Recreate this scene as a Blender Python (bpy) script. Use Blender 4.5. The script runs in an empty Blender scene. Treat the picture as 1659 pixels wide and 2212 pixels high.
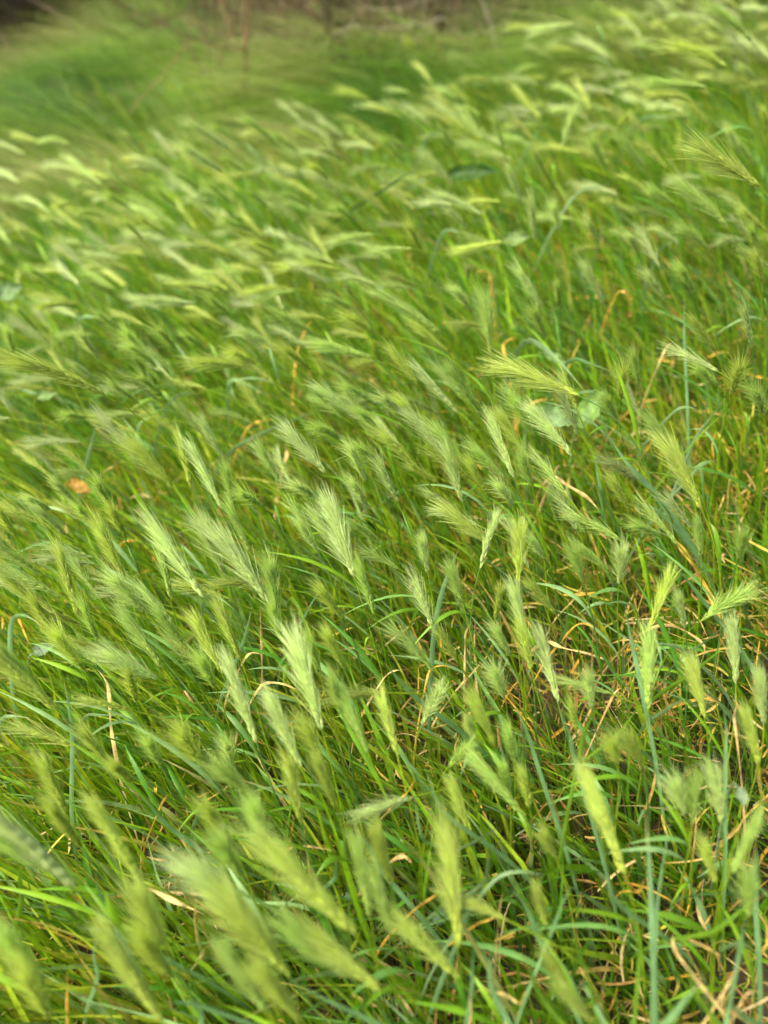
import bpy, math, random
import numpy as np
from mathutils import Vector, Matrix

# ---------------------------------------------------------------- camera, world, sun, exposure
scene = bpy.context.scene
COL = scene.collection
CAM_H, PITCH, ROLL, HALF_FOV = 1.22, math.radians(38), math.radians(12), math.radians(30)
W0, H0 = 1659.0, 2212.0                      # the photograph's reading grid
FPX = (H0 / 2) / math.tan(HALF_FOV)
F = Vector((0, math.cos(PITCH), -math.sin(PITCH)))
R0 = Vector((1, 0, 0)); U0 = R0.cross(F)
CR = R0 * math.cos(ROLL) - U0 * math.sin(ROLL)
CU = U0 * math.cos(ROLL) + R0 * math.sin(ROLL)
CAM = Vector((0, 0, CAM_H))
cam_data = bpy.data.cameras.new('camera')
cam = bpy.data.objects.new('camera', cam_data); COL.objects.link(cam)
cam.matrix_world = Matrix(((CR.x, CU.x, -F.x, CAM.x), (CR.y, CU.y, -F.y, CAM.y), (CR.z, CU.z, -F.z, CAM.z), (0, 0, 0, 1)))
cam_data.sensor_fit = 'VERTICAL'; cam_data.sensor_height = 24
cam_data.lens = 12 / math.tan(HALF_FOV)
cam_data.clip_start = 0.02; cam_data.clip_end = 1000
cam_data.dof.use_dof = True
cam_data.dof.focus_distance = 1.3
cam_data.dof.aperture_fstop = cam_data.lens / 16.5
scene.camera = cam

SUN_EL, SUN_AZ = math.radians(62), math.radians(-115)     # azimuth from +Y towards +X
world = bpy.data.worlds.new('World'); scene.world = world; world.use_nodes = True
wn = world.node_tree.nodes; wn.clear()
sky = wn.new('ShaderNodeTexSky'); sky.sky_type = 'NISHITA'; sky.sun_disc = False
sky.sun_elevation = SUN_EL; sky.sun_rotation = SUN_AZ
sky.air_density = 0.7; sky.dust_density = 6.0; sky.ozone_density = 0.3
bg = wn.new('ShaderNodeBackground'); bg.inputs[1].default_value = 0.13
wo = wn.new('ShaderNodeOutputWorld')
world.node_tree.links.new(sky.outputs[0], bg.inputs[0]); world.node_tree.links.new(bg.outputs[0], wo.inputs[0])
sd = bpy.data.lights.new('sun', 'SUN'); sd.energy = 1.5; sd.angle = math.radians(50); sd.color = (1, 0.92, 0.76)
sun = bpy.data.objects.new('sun', sd); COL.objects.link(sun)
sdir = Vector((math.sin(SUN_AZ) * math.cos(SUN_EL), math.cos(SUN_AZ) * math.cos(SUN_EL), math.sin(SUN_EL)))
sun.rotation_euler = sdir.to_track_quat('Z', 'Y').to_euler()
sun.location = (0, 0, 5)
scene.view_settings.view_transform = 'Standard'; scene.view_settings.look = 'None'
scene.view_settings.gamma = 1; scene.view_settings.use_curve_mapping = False
scene.view_settings.exposure = 1.42
scene.render.engine = 'CYCLES'
scene.cycles.max_bounces = 8; scene.cycles.diffuse_bounces = 6; scene.cycles.transmission_bounces = 6
scene.cycles.glossy_bounces = 2
scene.cycles.use_denoising = True

rng = np.random.default_rng(7)
random.seed(7)

# ---------------------------------------------------------------- helpers
def ray(px, py):
    d = F * FPX + CR * (px - W0 / 2) + CU * (H0 / 2 - py)
    return d.normalized()
def at_z(px, py, z):
    d = ray(px, py)
    return CAM + d * ((z - CAM_H) / d.z)
def at_y(px, py, y):
    d = ray(px, py)
    return CAM + d * (y / d.y)
def project(p):
    v = Vector(p) - CAM
    k = FPX / max(v.dot(F), 1e-4)
    return (W0 / 2 + v.dot(CR) * k, H0 / 2 - v.dot(CU) * k)
def tag(o, label=None, cat=None, group=None, kind=None):
    if label: o['label'] = label
    if cat: o['category'] = cat
    if group: o['group'] = group
    if kind: o['kind'] = kind
    return o
def norm(a): return a / np.maximum(np.linalg.norm(a, axis=-1, keepdims=True), 1e-9)

def noise2(x, y, s=1.0, seed=0):
    x = np.asarray(x, float) / s; y = np.asarray(y, float) / s
    def h(i, j):
        v = np.sin(i * 127.1 + j * 311.7 + seed * 74.7) * 43758.5453
        return v - np.floor(v)
    xi, yi = np.floor(x), np.floor(y); fx, fy = x - xi, y - yi
    fx = fx * fx * (3 - 2 * fx); fy = fy * fy * (3 - 2 * fy)
    return (h(xi, yi) * (1 - fx) + h(xi + 1, yi) * fx) * (1 - fy) + (h(xi, yi + 1) * (1 - fx) + h(xi + 1, yi + 1) * fx) * fy

def ss(a, b, x):
    t = np.clip((np.asarray(x, float) - a) / (b - a), 0, 1); return t * t * (3 - 2 * t)
def ground_z(x, y):
    x = np.asarray(x, float); y = np.asarray(y, float)
    z = 0.035 * (noise2(x, y, 0.5, 3) - 0.5) + 0.02 * (noise2(x, y, 0.17, 5) - 0.5)
    near = ss(3.6, 6.0, y)
    z = z + 0.10 * near * ss(0.9, -1.2, x)
    z = z + 0.9 * ss(6.2, 9.4, y)
    z = z + ss(12, 60, y) * 1.0 * noise2(x, y, 14, 9)
    return z

class Geo:
    def __init__(self): self.v = []; self.f = []; self.c = []; self.n = 0
    def add(self, v, f, c):
        v = np.asarray(v, float).reshape(-1, 3); f = np.asarray(f, np.int64)
        c = np.broadcast_to(np.asarray(c, float), v.shape) if np.ndim(c) < 2 else np.asarray(c, float).reshape(-1, 3)
        self.v.append(v); self.c.append(c); self.f.append(f + self.n); self.n += len(v)
    def ribbons(self, P, Wd, S, C, fold=0.0):
        """P (N,K,3) centre lines, Wd (N,K) widths, S (N,K,3)|(N,1,3) side vectors, C (N,K,3)|(N,1,3) colours"""
        P = np.asarray(P, float); N, K, _ = P.shape
        S = np.broadcast_to(S, P.shape); C = np.broadcast_to(C, P.shape); Wd = np.broadcast_to(Wd, (N, K))
        h = S * (Wd[..., None] / 2)
        if fold:
            T = np.gradient(P, axis=1); Nn = norm(np.cross(norm(T), S))
            M = P - Nn * (Wd[..., None] * fold)
            V = np.stack([P - h, M, P + h], 2); m = 3
        else:
            V = np.stack([P - h, P + h], 2); m = 2
        CC = np.broadcast_to(C[:, :, None, :], V.shape)
        base = (np.arange(N) * K * m)[:, None, None] + (np.arange(K - 1) * m)[None, :, None] + np.arange(m - 1)[None, None, :]
        f = np.stack([base, base + 1, base + m + 1, base + m], -1).reshape(-1, 4)
        self.add(V, f, CC.reshape(-1, 3))
    def tube(self, P, r, C, n=5):
        P = np.asarray(P, float); K = len(P); r = np.broadcast_to(r, (K,))
        T = norm(np.gradient(P, axis=0)); a = np.array([0.31, 0.85, 0.42]); A = norm(np.cross(T, a)); B = np.cross(T, A)
        th = np.arange(n) * 2 * math.pi / n
        V = P[:, None] + (A[:, None] * np.cos(th)[None, :, None] + B[:, None] * np.sin(th)[None, :, None]) * r[:, None, None]
        i = np.arange(K - 1)[:, None] * n; j = np.arange(n)[None]
        f = np.stack([i + j, i + (j + 1) % n, i + n + (j + 1) % n, i + n + j], -1).reshape(-1, 4)
        C = np.broadcast_to(C, (K, 3)); self.add(V, f, np.repeat(C, n, 0))
    def spindles(self, A, D, L, r, C):
        """florets: four-sided spindles from A along D, length L, radius r; all arrays over N"""
        A = np.asarray(A, float); D = norm(np.asarray(D, float)); N = len(A)
        s = norm(np.cross(D, rng.normal(size=(N, 3)))); t = np.cross(D, s)
        L = np.broadcast_to(L, (N,))[:, None]; r = np.broadcast_to(r, (N,))[:, None]
        rings = []
        for k, (u, w) in enumerate(((0.0, 0.35), (0.3, 1.0), (0.65, 0.75), (1.0, 0.1))):
            c = A + D * L * u
            rings.append(np.stack([c + s * r * w, c + t * r * w, c - s * r * w, c - t * r * w], 1))
        V = np.stack(rings, 1)                                     # N,4,4,3
        base = (np.arange(N) * 16)[:, None, None]; i = (np.arange(3) * 4)[None, :, None]; j = np.arange(4)[None, None]
        f = np.stack([base + i + j, base + i + (j + 1) % 4, base + i + 4 + (j + 1) % 4, base + i + 4 + j], -1).reshape(-1, 4)
        C = np.broadcast_to(np.asarray(C), (N, 3)); self.add(V, f, np.repeat(C, 16, 0))
    def build(self, name, mat, parent=None, origin=None, smooth=True):
        v = np.concatenate(self.v); f = np.concatenate(self.f); c = np.concatenate(self.c)
        if origin is not None: v = v - np.asarray(origin)
        me = bpy.data.meshes.new(name)
        me.vertices.add(len(v)); me.vertices.foreach_set('co', v.astype(np.float32).ravel())
        me.loops.add(f.size); me.loops.foreach_set('vertex_index', f.astype(np.int32).ravel())
        me.polygons.add(len(f)); me.polygons.foreach_set('loop_start', (np.arange(len(f)) * 4).astype(np.int32))
        me.polygons.foreach_set('loop_total', np.full(len(f), 4, np.int32))
        me.polygons.foreach_set('use_smooth', np.full(len(f), smooth, bool))
        at = me.color_attributes.new('tint', 'FLOAT_COLOR', 'POINT')
        cc = np.ones((len(v), 4), np.float32); cc[:, :3] = c; at.data.foreach_set('color', cc.ravel())
        me.materials.append(mat); me.update(calc_edges=True)
        o = bpy.data.objects.new(name, me); COL.objects.link(o)
        if origin is not None and parent is None: o.location = origin
        if parent is not None: o.parent = parent
        return o

# ---------------------------------------------------------------- materials
def leaf_mat(name, trans=0.35, rough=0.5, spec=0.35, scale=60.0, amount=0.35):
    m = bpy.data.materials.new(name); m.use_nodes = True; nt = m.node_tree; n = nt.nodes; n.clear(); l = nt.links
    a = n.new('ShaderNodeAttribute'); a.attribute_name = 'tint'
    tc = n.new('ShaderNodeTexCoord'); no = n.new('ShaderNodeTexNoise'); no.inputs['Scale'].default_value = scale; no.inputs['Detail'].default_value = 3
    l.new(tc.outputs['Object'], no.inputs['Vector'])
    mr = n.new('ShaderNodeMapRange'); mr.inputs['From Min'].default_value = 0.3; mr.inputs['From Max'].default_value = 0.7
    mr.inputs['To Min'].default_value = 1 - amount; mr.inputs['To Max'].default_value = 1 + amount
    l.new(no.outputs[0], mr.inputs['Value'])
    mx = n.new('ShaderNodeVectorMath'); mx.operation = 'SCALE'; l.new(a.outputs['Color'], mx.inputs[0]); l.new(mr.outputs[0], mx.inputs['Scale'])
    p = n.new('ShaderNodeBsdfPrincipled'); p.inputs['Roughness'].default_value = rough; p.inputs['Specular IOR Level'].default_value = spec
    l.new(mx.outputs[0], p.inputs['Base Color'])
    out = n.new('ShaderNodeOutputMaterial')
    if trans > 0:
        t = n.new('ShaderNodeBsdfTranslucent'); tm = n.new('ShaderNodeVectorMath'); tm.operation = 'MULTIPLY'
        tm.inputs[1].default_value = (1.05, 1.0, 0.55); l.new(mx.outputs[0], tm.inputs[0]); l.new(tm.outputs[0], t.inputs['Color'])
        ms = n.new('ShaderNodeMixShader'); ms.inputs[0].default_value = trans
        l.new(p.outputs[0], ms.inputs[1]); l.new(t.outputs[0], ms.inputs[2]); l.new(ms.outputs[0], out.inputs[0])
    else: l.new(p.outputs[0], out.inputs[0])
    return m
M_grass = leaf_mat('grass leaf', 0.42, 0.5, 0.35)
M_blade = leaf_mat('waxy leaf blade', 0.3, 0.42, 0.5, 40, 0.2)
M_ear = leaf_mat('barley floret', 0.2, 0.55, 0.3, 200, 0.2)
M_awn = leaf_mat('barley awn', 0.38, 0.45, 0.5, 50, 0.12)
M_dead = leaf_mat('dry straw', 0.3, 0.65, 0.2, 90, 0.4)
M_wood = leaf_mat('bark', 0.0, 0.85, 0.15, 30, 0.5)
def soil_mat():
    m = bpy.data.materials.new('dark soil'); m.use_nodes = True; nt = m.node_tree; n = nt.nodes; l = nt.links
    p = n['Principled BSDF']; p.inputs['Roughness'].default_value = 0.95
    tc = n.new('ShaderNodeTexCoord'); a = n.new('ShaderNodeTexNoise'); a.inputs['Scale'].default_value = 18; a.inputs['Detail'].default_value = 9
    l.new(tc.outputs['Object'], a.inputs['Vector'])
    r = n.new('ShaderNodeValToRGB'); e = r.color_ramp.elements
    e[0].position = 0.3; e[0].color = (0.018, 0.011, 0.006, 1); e[1].position = 0.72; e[1].color = (0.11, 0.068, 0.036, 1)
    l.new(a.outputs[0], r.inputs[0])
    b = n.new('ShaderNodeTexNoise'); b.inputs['Scale'].default_value = 2.2; b.inputs['Detail'].default_value = 6; l.new(tc.outputs['Object'], b.inputs['Vector'])
    r2 = n.new('ShaderNodeValToRGB'); r2.color_ramp.elements[0].position = 0.48; r2.color_ramp.elements[1].position = 0.62
    l.new(b.outputs[0], r2.inputs[0])
    mx = n.new('ShaderNodeMixRGB'); mx.inputs[2].default_value = (0.045, 0.06, 0.014, 1); l.new(r2.outputs[0], mx.inputs[0]); l.new(r.outputs[0], mx.inputs[1])
    l.new(mx.outputs[0], p.inputs['Base Color'])
    bp = n.new('ShaderNodeBump'); bp.inputs['Strength'].default_value = 0.9; bp.inputs['Distance'].default_value = 0.03
    l.new(a.outputs[0], bp.inputs['Height']); l.new(bp.outputs[0], p.inputs['Normal'])
    return m
M_soil = soil_mat()

# ---------------------------------------------------------------- ground: one sheet to the horizon
gx = np.unique(np.concatenate([np.linspace(-300, -12, 24), np.linspace(-12, -4, 34), np.linspace(-4, 4, 130), np.linspace(4, 12, 34), np.linspace(12, 300, 24)]))
gy = np.unique(np.concatenate([np.linspace(-200, -3, 20), np.linspace(-3, 0, 20), np.linspace(0, 4, 90), np.linspace(4, 14, 100), np.linspace(14, 500, 40)]))
X, Y = np.meshgrid(gx, gy); Z = ground_z(X, Y)
g = Geo(); nx, ny = len(gx), len(gy)
i = np.arange(ny - 1)[:, None] * nx; j = np.arange(nx - 1)[None]
g.add(np.stack([X, Y, Z], -1).reshape(-1, 3), np.stack([i + j, i + j + 1, i + nx + j + 1, i + nx + j], -1).reshape(-1, 4), (0.05, 0.04, 0.02))
tag(g.build('ground', M_soil), kind='structure')

# ---------------------------------------------------------------- grass cover (uncountable)
WIND = np.array([-0.97, 0.24, 0.0])
def scatter(n, y0, y1, pad=0.45, slope=0.62):
    """uniform points over the wedge the lens takes in, plus a margin to step sideways"""
    xm = pad + slope * y1
    x = rng.uniform(-xm, xm, n * 2); y = rng.uniform(y0, y1, n * 2)
    k = np.abs(x) < pad + slope * np.maximum(y, 0)
    return x[k], y[k]
def blades(geo, x, y, h, lean, bend, width, col, K=6, az_spread=0.6, fold=0.0, tipcol=None, droop=0.25):
    n = len(x); z = ground_z(x, y) - 0.005
    t = np.linspace(0, 1, K)[None, :]
    az = math.atan2(WIND[1], WIND[0]) + rng.normal(0, az_spread, n)
    d = np.stack([np.cos(az), np.sin(az), 0 * az], -1)
    P = np.zeros((n, K, 3)); hh = np.asarray(h)[:, None]
    hor = hh * (np.asarray(lean)[:, None] * t + np.asarray(bend)[:, None] * t ** 2)
    ver = hh * (t - droop * np.asarray(bend)[:, None] * t ** 3)
    P[..., 0] = x[:, None] + d[:, None, 0] * hor; P[..., 1] = y[:, None] + d[:, None, 1] * hor; P[..., 2] = z[:, None] + np.maximum(ver, 0.0)
    wob = rng.normal(0, 0.02, (n, 1, 3)) * np.sin(t * 5 + rng.uniform(0, 6, (n, 1)))[..., None] * hh[..., None]
    wob[..., 2] *= 0.3; P += wob
    ta = az + math.pi / 2 + rng.normal(0, 0.7, n)
    S = norm(np.stack([np.cos(ta), np.sin(ta), rng.normal(0, 0.3, n)], -1))[:, None, :]
    Wd = np.asarray(width)[:, None] * (0.55 + 1.2 * t - 0.9 * t ** 2) * np.clip((1 - t) * 2.2, 0.04, 1)
    C = np.asarray(col)[:, None, :] * np.ones((1, K, 1))
    if tipcol is not None: C = C * (1 - t[..., None] ** 2) + np.asarray(tipcol)[:, None, :] * t[..., None] ** 2
    geo.ribbons(P, Wd, S, C, fold)
GREENS = np.array([(0.15, 0.33, 0.012), (0.21, 0.40, 0.012), (0.30, 0.45, 0.02), (0.10, 0.29, 0.02), (0.16, 0.34, 0.07), (0.36, 0.47, 0.03), (0.22, 0.38, 0.13)])
def green(n, x=None, y=None, w=(3, 4, 2.4, 2.5, 2, 1.2, 1.4)):
    w = np.array(w) / sum(w); c = GREENS[rng.choice(len(GREENS), n, p=w)] * rng.uniform(0.62, 1.28, (n, 1))
    if x is not None:
        k = noise2(x, y, 0.45, 21); c = c * (0.8 + 0.45 * k)[:, None]
        k2 = noise2(x, y, 0.7, 33)[:, None]; c = c * (1 + (k2 - 0.5) * np.array([0.35, 0.05, -0.2]))
    return c
DEADS = np.array([(0.66, 0.46, 0.13), (0.70, 0.42, 0.05), (0.55, 0.35, 0.08), (0.72, 0.56, 0.24), (0.38, 0.22, 0.06), (0.62, 0.50, 0.08)])
def dead(n): return DEADS[rng.integers(0, len(DEADS), n)] * rng.uniform(0.65, 1.15, (n, 1))
BARE = [(at_z(a, b, 0.04), r) for a, b, r in ((400, 1900, .035), (1635, 2130, .05), (860, 1720, .018), (430, 1960, .03), (1000, 1330, .015), (880, 1130, .02), (1560, 1150, .02), (60, 1480, .03))]
def patchy(x, y):      # 0 = worn patch with thatch, 1 = thick grass; the right foreground is thinner
    base = noise2(x, y, 0.32, 41) * 0.6 + noise2(x, y, 0.11, 43) * 0.4
    thin = ss(-0.15, 0.5, x) * ss(2.2, 1.2, y) * 0.10
    for p, r in BARE: base = base * ss(0.55, 1.25, np.hypot((x - p.x), (y - p.y) * 0.7) / r)
    return base - thin

g = Geo()
for (n, y0, y1, hs) in ((19000, -0.1, 2.0, 1.0), (20000, 2.0, 4.2, 1.1), (9000, 4.2, 5.6, 1.2)):
    x, y = scatter(n, y0, y1); k = patchy(x, y) + rng.uniform(-0.1, 0.1, len(x)) > 0.2; x, y = x[k], y[k]; m = len(x)
    hmul = (0.55 + 0.6 * patchy(x, y)) * (1 - 0.3 * ss(0.0, 0.5, x) * ss(1.8, 1.0, y))
    blades(g, x, y, rng.uniform(0.10, 0.34, m) * hmul * hs, rng.normal(0.06, 0.15, m) + 0.28 * ss(0.6, 2.4, y), rng.uniform(0, 1, m) ** 2 * 0.7, rng.uniform(0.0035, 0.0105, m) * (1 + 0.10 * y), gc := green(m, x, y), K=7, az_spread=0.55, fold=0.12, tipcol=np.where(rng.uniform(0, 1, (m, 1)) < 0.08, dead(m) * 0.9, gc))
tag(g.build('meadow_grass', M_grass), 'thick green meadow grass blown to the left under the barley', 'grass', kind='stuff')

g = Geo()            # thin dark undergrowth and moss-like fine leaves close to the soil
x, y = scatter(30000, -0.1, 3.0); k = patchy(x, y) > 0.12; x, y = x[k], y[k]; m = len(x)
blades(g, x, y, rng.uniform(0.02, 0.09, m), rng.uniform(-0.6, 0.8, m), rng.uniform(0, 1.2, m), rng.uniform(0.0015, 0.004, m), green(m, x, y) * 0.8, K=4, az_spread=3)
tag(g.build('fine_undergrowth', M_grass), 'short fine green growth covering the soil between the stems', 'undergrowth', kind='stuff')

g = Geo()            # thatch: dead straw bits lying between the stems, thicker at right
x, y = scatter(34000, -0.1, 4.0)
k = (rng.uniform(0, 1, len(x)) < 0.3 + 0.45 * ss(-0.4, 0.6, x) * ss(2.6, 1.0, y) + 0.55 * ss(0.5, 0.2, patchy(x, y))); x, y = x[k], y[k]; m = len(x)
z = ground_z(x, y) + rng.uniform(0.002, 0.17, m) * rng.uniform(0.2, 1, m)
az = rng.uniform(0, 6.28, m); L = rng.uniform(0.015, 0.08, m); t = np.linspace(-0.5, 0.5, 5)[None]
cv = rng.normal(0, 0.13, m)[:, None]; el = rng.normal(0.1, 0.3, m)[:, None]
P = np.zeros((m, 5, 3)); a = az[:, None] + cv * t * 3
P[..., 0] = x[:, None] + np.cos(a) * L[:, None] * t; P[..., 1] = y[:, None] + np.sin(a) * L[:, None] * t
P[..., 2] = z[:, None] + np.abs(el) * L[:, None] * (t + .5) + np.abs(cv) * L[:, None] * (0.25 - t ** 2) * 0.6
S = norm(np.stack([-np.sin(az), np.cos(az), rng.normal(0, 0.5, m)], -1))[:, None]
g.ribbons(P, rng.uniform(0.0012, 0.0052, m)[:, None] * np.array([[0.5, 1, 1, 0.9, 0.25]]), S, dead(m)[:, None], 0.25)
# standing dead blades among the green ones
x, y = scatter(5200, 0.0, 3.2); k = (rng.uniform(0, 1, len(x)) < 0.30 + 0.45 * ss(-0.3, 0.6, x)); x, y = x[k], y[k]; m = len(x)
blades(g, x, y, rng.uniform(0.08, 0.23, m), rng.uniform(-0.3, 0.5, m), rng.uniform(0, 0.8, m), rng.uniform(0.003, 0.0065, m), dead(m), K=7, az_spread=1.3, droop=0.4, fold=0.2)
tag(g.build('straw_thatch', M_dead), 'orange and tan dead straw littering the ground between the grass stems', 'straw', kind='stuff')

g = Geo()            # tall pale dry wisps at the field's far edge
x, y = scatter(34000, 4.1, 6.8, 0.8, 0.4); k = (x > -0.45) & (rng.uniform(0, 1, len(x)) < ss(-0.45, 0.2, x) * ss(3.2, 1.2, x) * noise2(x, y, 0.35, 71) * ss(4.1, 4.9, y + 0.0 * x)); x, y = x[k], y[k]; m = len(x)
c = np.array([(0.42, 0.34, 0.20), (0.30, 0.24, 0.14), (0.26, 0.30, 0.12), (0.20, 0.28, 0.08)])[rng.integers(0, 4, m)] * rng.uniform(0.5, 1.1, (m, 1))
blades(g, x, y, rng.uniform(0.2, 0.75, m), rng.uniform(-0.2, 0.6, m), rng.uniform(0, 0.9, m), rng.uniform(0.0012, 0.003, m), c, K=7, az_spread=1.0, droop=0.4)
tag(g.build('dry_wisps', M_dead), 'tall pale dry grass wisps in front of the brown thicket', 'dry grass', kind='stuff')
g = Geo()            # long fine wind-laid grass covering the bank at the far left
x, y = scatter(110000, 3.5, 9.9, 0.8, 0.4)
k = rng.uniform(0, 1, len(x)) < np.clip(ss(0.3, -0.3, x) + ss(5.4, 4.7, y), 0, 1) * ss(3.5, 4.0, y) * (1 - ss(6.0, 6.5, y) * ss(-1.05, -1.6, x + 0.1 * (y - 6))); x, y = x[k], y[k]; m = len(x)
tone = noise2(x, y, 0.8, 51) * 0.6 + noise2(x, y, 0.23, 52) * 0.25 + rng.uniform(0, 0.15, m)
cA = np.array([(0.06, 0.17, 0.012)]); cB = np.array([(0.34, 0.38, 0.11)]); cC = np.array([(0.18, 0.33, 0.02)])
c = np.where((tone > 0.56)[:, None], cB, np.where((tone < 0.42)[:, None], cA, cC)) * rng.uniform(0.7, 1.3, (m, 1))
blades(g, x, y, rng.uniform(0.15, 0.62, m) * (0.3 + 1.3 * noise2(x, y, 0.45, 53)), rng.uniform(0.0, 0.8, m), rng.uniform(0.5, 1.5, m), rng.uniform(0.002, 0.006, m), c, K=6, az_spread=0.35, droop=0.45)
tag(g.build('long_bank_grass', M_grass), 'long fine grass laid over by wind along the far left bank', 'grass', kind='stuff')

# ---------------------------------------------------------------- barley ears
EAR_Y = np.array((0.52, 0.66, 0.09)); EAR_G = np.array((0.44, 0.63, 0.12)); EAR_P = np.array((0.58, 0.74, 0.24))
AWN_Y = np.array((0.66, 0.80, 0.19)); AWN_G = np.array((0.58, 0.78, 0.22)); AWN_P = np.array((0.70, 0.86, 0.36))
TONES = {'yellow-green': (EAR_Y, AWN_Y), 'fresh green': (EAR_G, AWN_G), 'pale silvery': (EAR_P, AWN_P)}
def ear_path(base, tip, sag, u):
    base = np.asarray(base); tip = np.asarray(tip); L = np.linalg.norm(tip - base)
    u = np.asarray(u)[..., None]
    return base + (tip - base) * u + np.array([0, 0, 1.0]) * (sag * L * 4 * u * (1 - u))
def ear_geo(spike, awns, base, tip, sag, tone, nodes=15, per=3, extra=2, lw=1.0, fan=1.0, mul=0.88):
    base = np.asarray(base, float); tip = np.asarray(tip, float); L = np.linalg.norm(tip - base); eb, ea = TONES[tone]; eb = eb * mul; ea = ea * mul
    body = 0.66
    N = nodes * per; u = (np.repeat(np.arange(nodes), per) + rng.uniform(0, .4, N)) / nodes * body * 0.93
    A = ear_path(base, tip, sag, u); T = norm(ear_path(base, tip, sag, u + .02) - A)
    e1 = norm(np.cross(T, rng.normal(size=3))); e2 = np.cross(T, e1)
    side = np.repeat(np.arange(nodes) % 2, per) * math.pi + np.tile(np.linspace(-0.9, 0.9, per), nodes) + rng.normal(0, .25, N)
    O = e1 * np.cos(side)[:, None] + e2 * np.sin(side)[:, None]
    prof = np.sin(np.clip(u / body, 0, 1) * math.pi * 0.8 + 0.35)[:, None]
    D = norm(T + O * rng.uniform(0.10, 0.24, (N, 1)))
    fl = L * 0.135 * rng.uniform(0.85, 1.15, N)
    col = eb * rng.uniform(0.8, 1.2, (N, 1))
    spike.spindles(A + O * 0.0012, D, fl, (0.014 * L + 0.0004) * lw * (0.6 + 0.4 * prof[:, 0]), col)
    spike.tube(ear_path(base, tip, sag, np.linspace(0, body, 6)), 0.0009, eb * 0.9, 4)
    # awns: every floret carries its own plus finer glume bristles
    M = N * (1 + extra); idx = np.tile(np.arange(N), 1 + extra)
    s0 = A[idx] + D[idx] * (fl[idx] * rng.uniform(0.3, 1.0, M))[:, None]
    Om = norm(O[idx] + rng.normal(0, .8, (M, 3))); Tm = T[idx]
    D0 = norm(Tm + Om * (rng.uniform(0.10, 0.50, M) * fan)[:, None])
    rem = (1.02 - u[idx]) * L
    al = np.minimum(L * rng.uniform(0.30, 0.48, M), rem * rng.uniform(0.8, 1.1, M) + 0.004)
    t = np.linspace(0, 1, 4)[None, :, None]
    bendv = (Om * rng.uniform(-0.05, 0.12, (M, 1)) + np.array(WIND) * 0.10 - np.array([0, 0, 0.03]))[:, None, :]
    P = s0[:, None, :] + (D0 * al[:, None])[:, None, :] * t + bendv * (al[:, None, None] * t ** 2)
    S = norm(np.cross(D0, rng.normal(size=(M, 3))))[:, None]
    C = ea * rng.uniform(0.8, 1.2, (M, 1))
    awns.ribbons(P, (rng.uniform(0.0006, 0.001, M) * lw)[:, None] * np.array([[1, .8, .55, .2]]), S, C[:, None])
def bez(p0, p1, p2, p3, K):
    t = np.linspace(0, 1, K)[:, None]
    return (1 - t) ** 3 * p0 + 3 * (1 - t) ** 2 * t * p1 + 3 * (1 - t) * t ** 2 * p2 + t ** 3 * p3
def one_blade(P, width, side, col, fold=0.22, prof=None):
    K = len(P); t = np.linspace(0, 1, K)
    if prof is None: prof = np.clip(0.5 + 1.6 * t, 0, 1) * np.clip((1 - t) * 2.4, 0.03, 1)
    ge = Geo(); C = np.broadcast_to(np.asarray(col), (K, 3))[None]
    ge.ribbons(P[None], (width * prof)[None], np.broadcast_to(side, (K, 3))[None], C, fold)
    return ge

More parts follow.
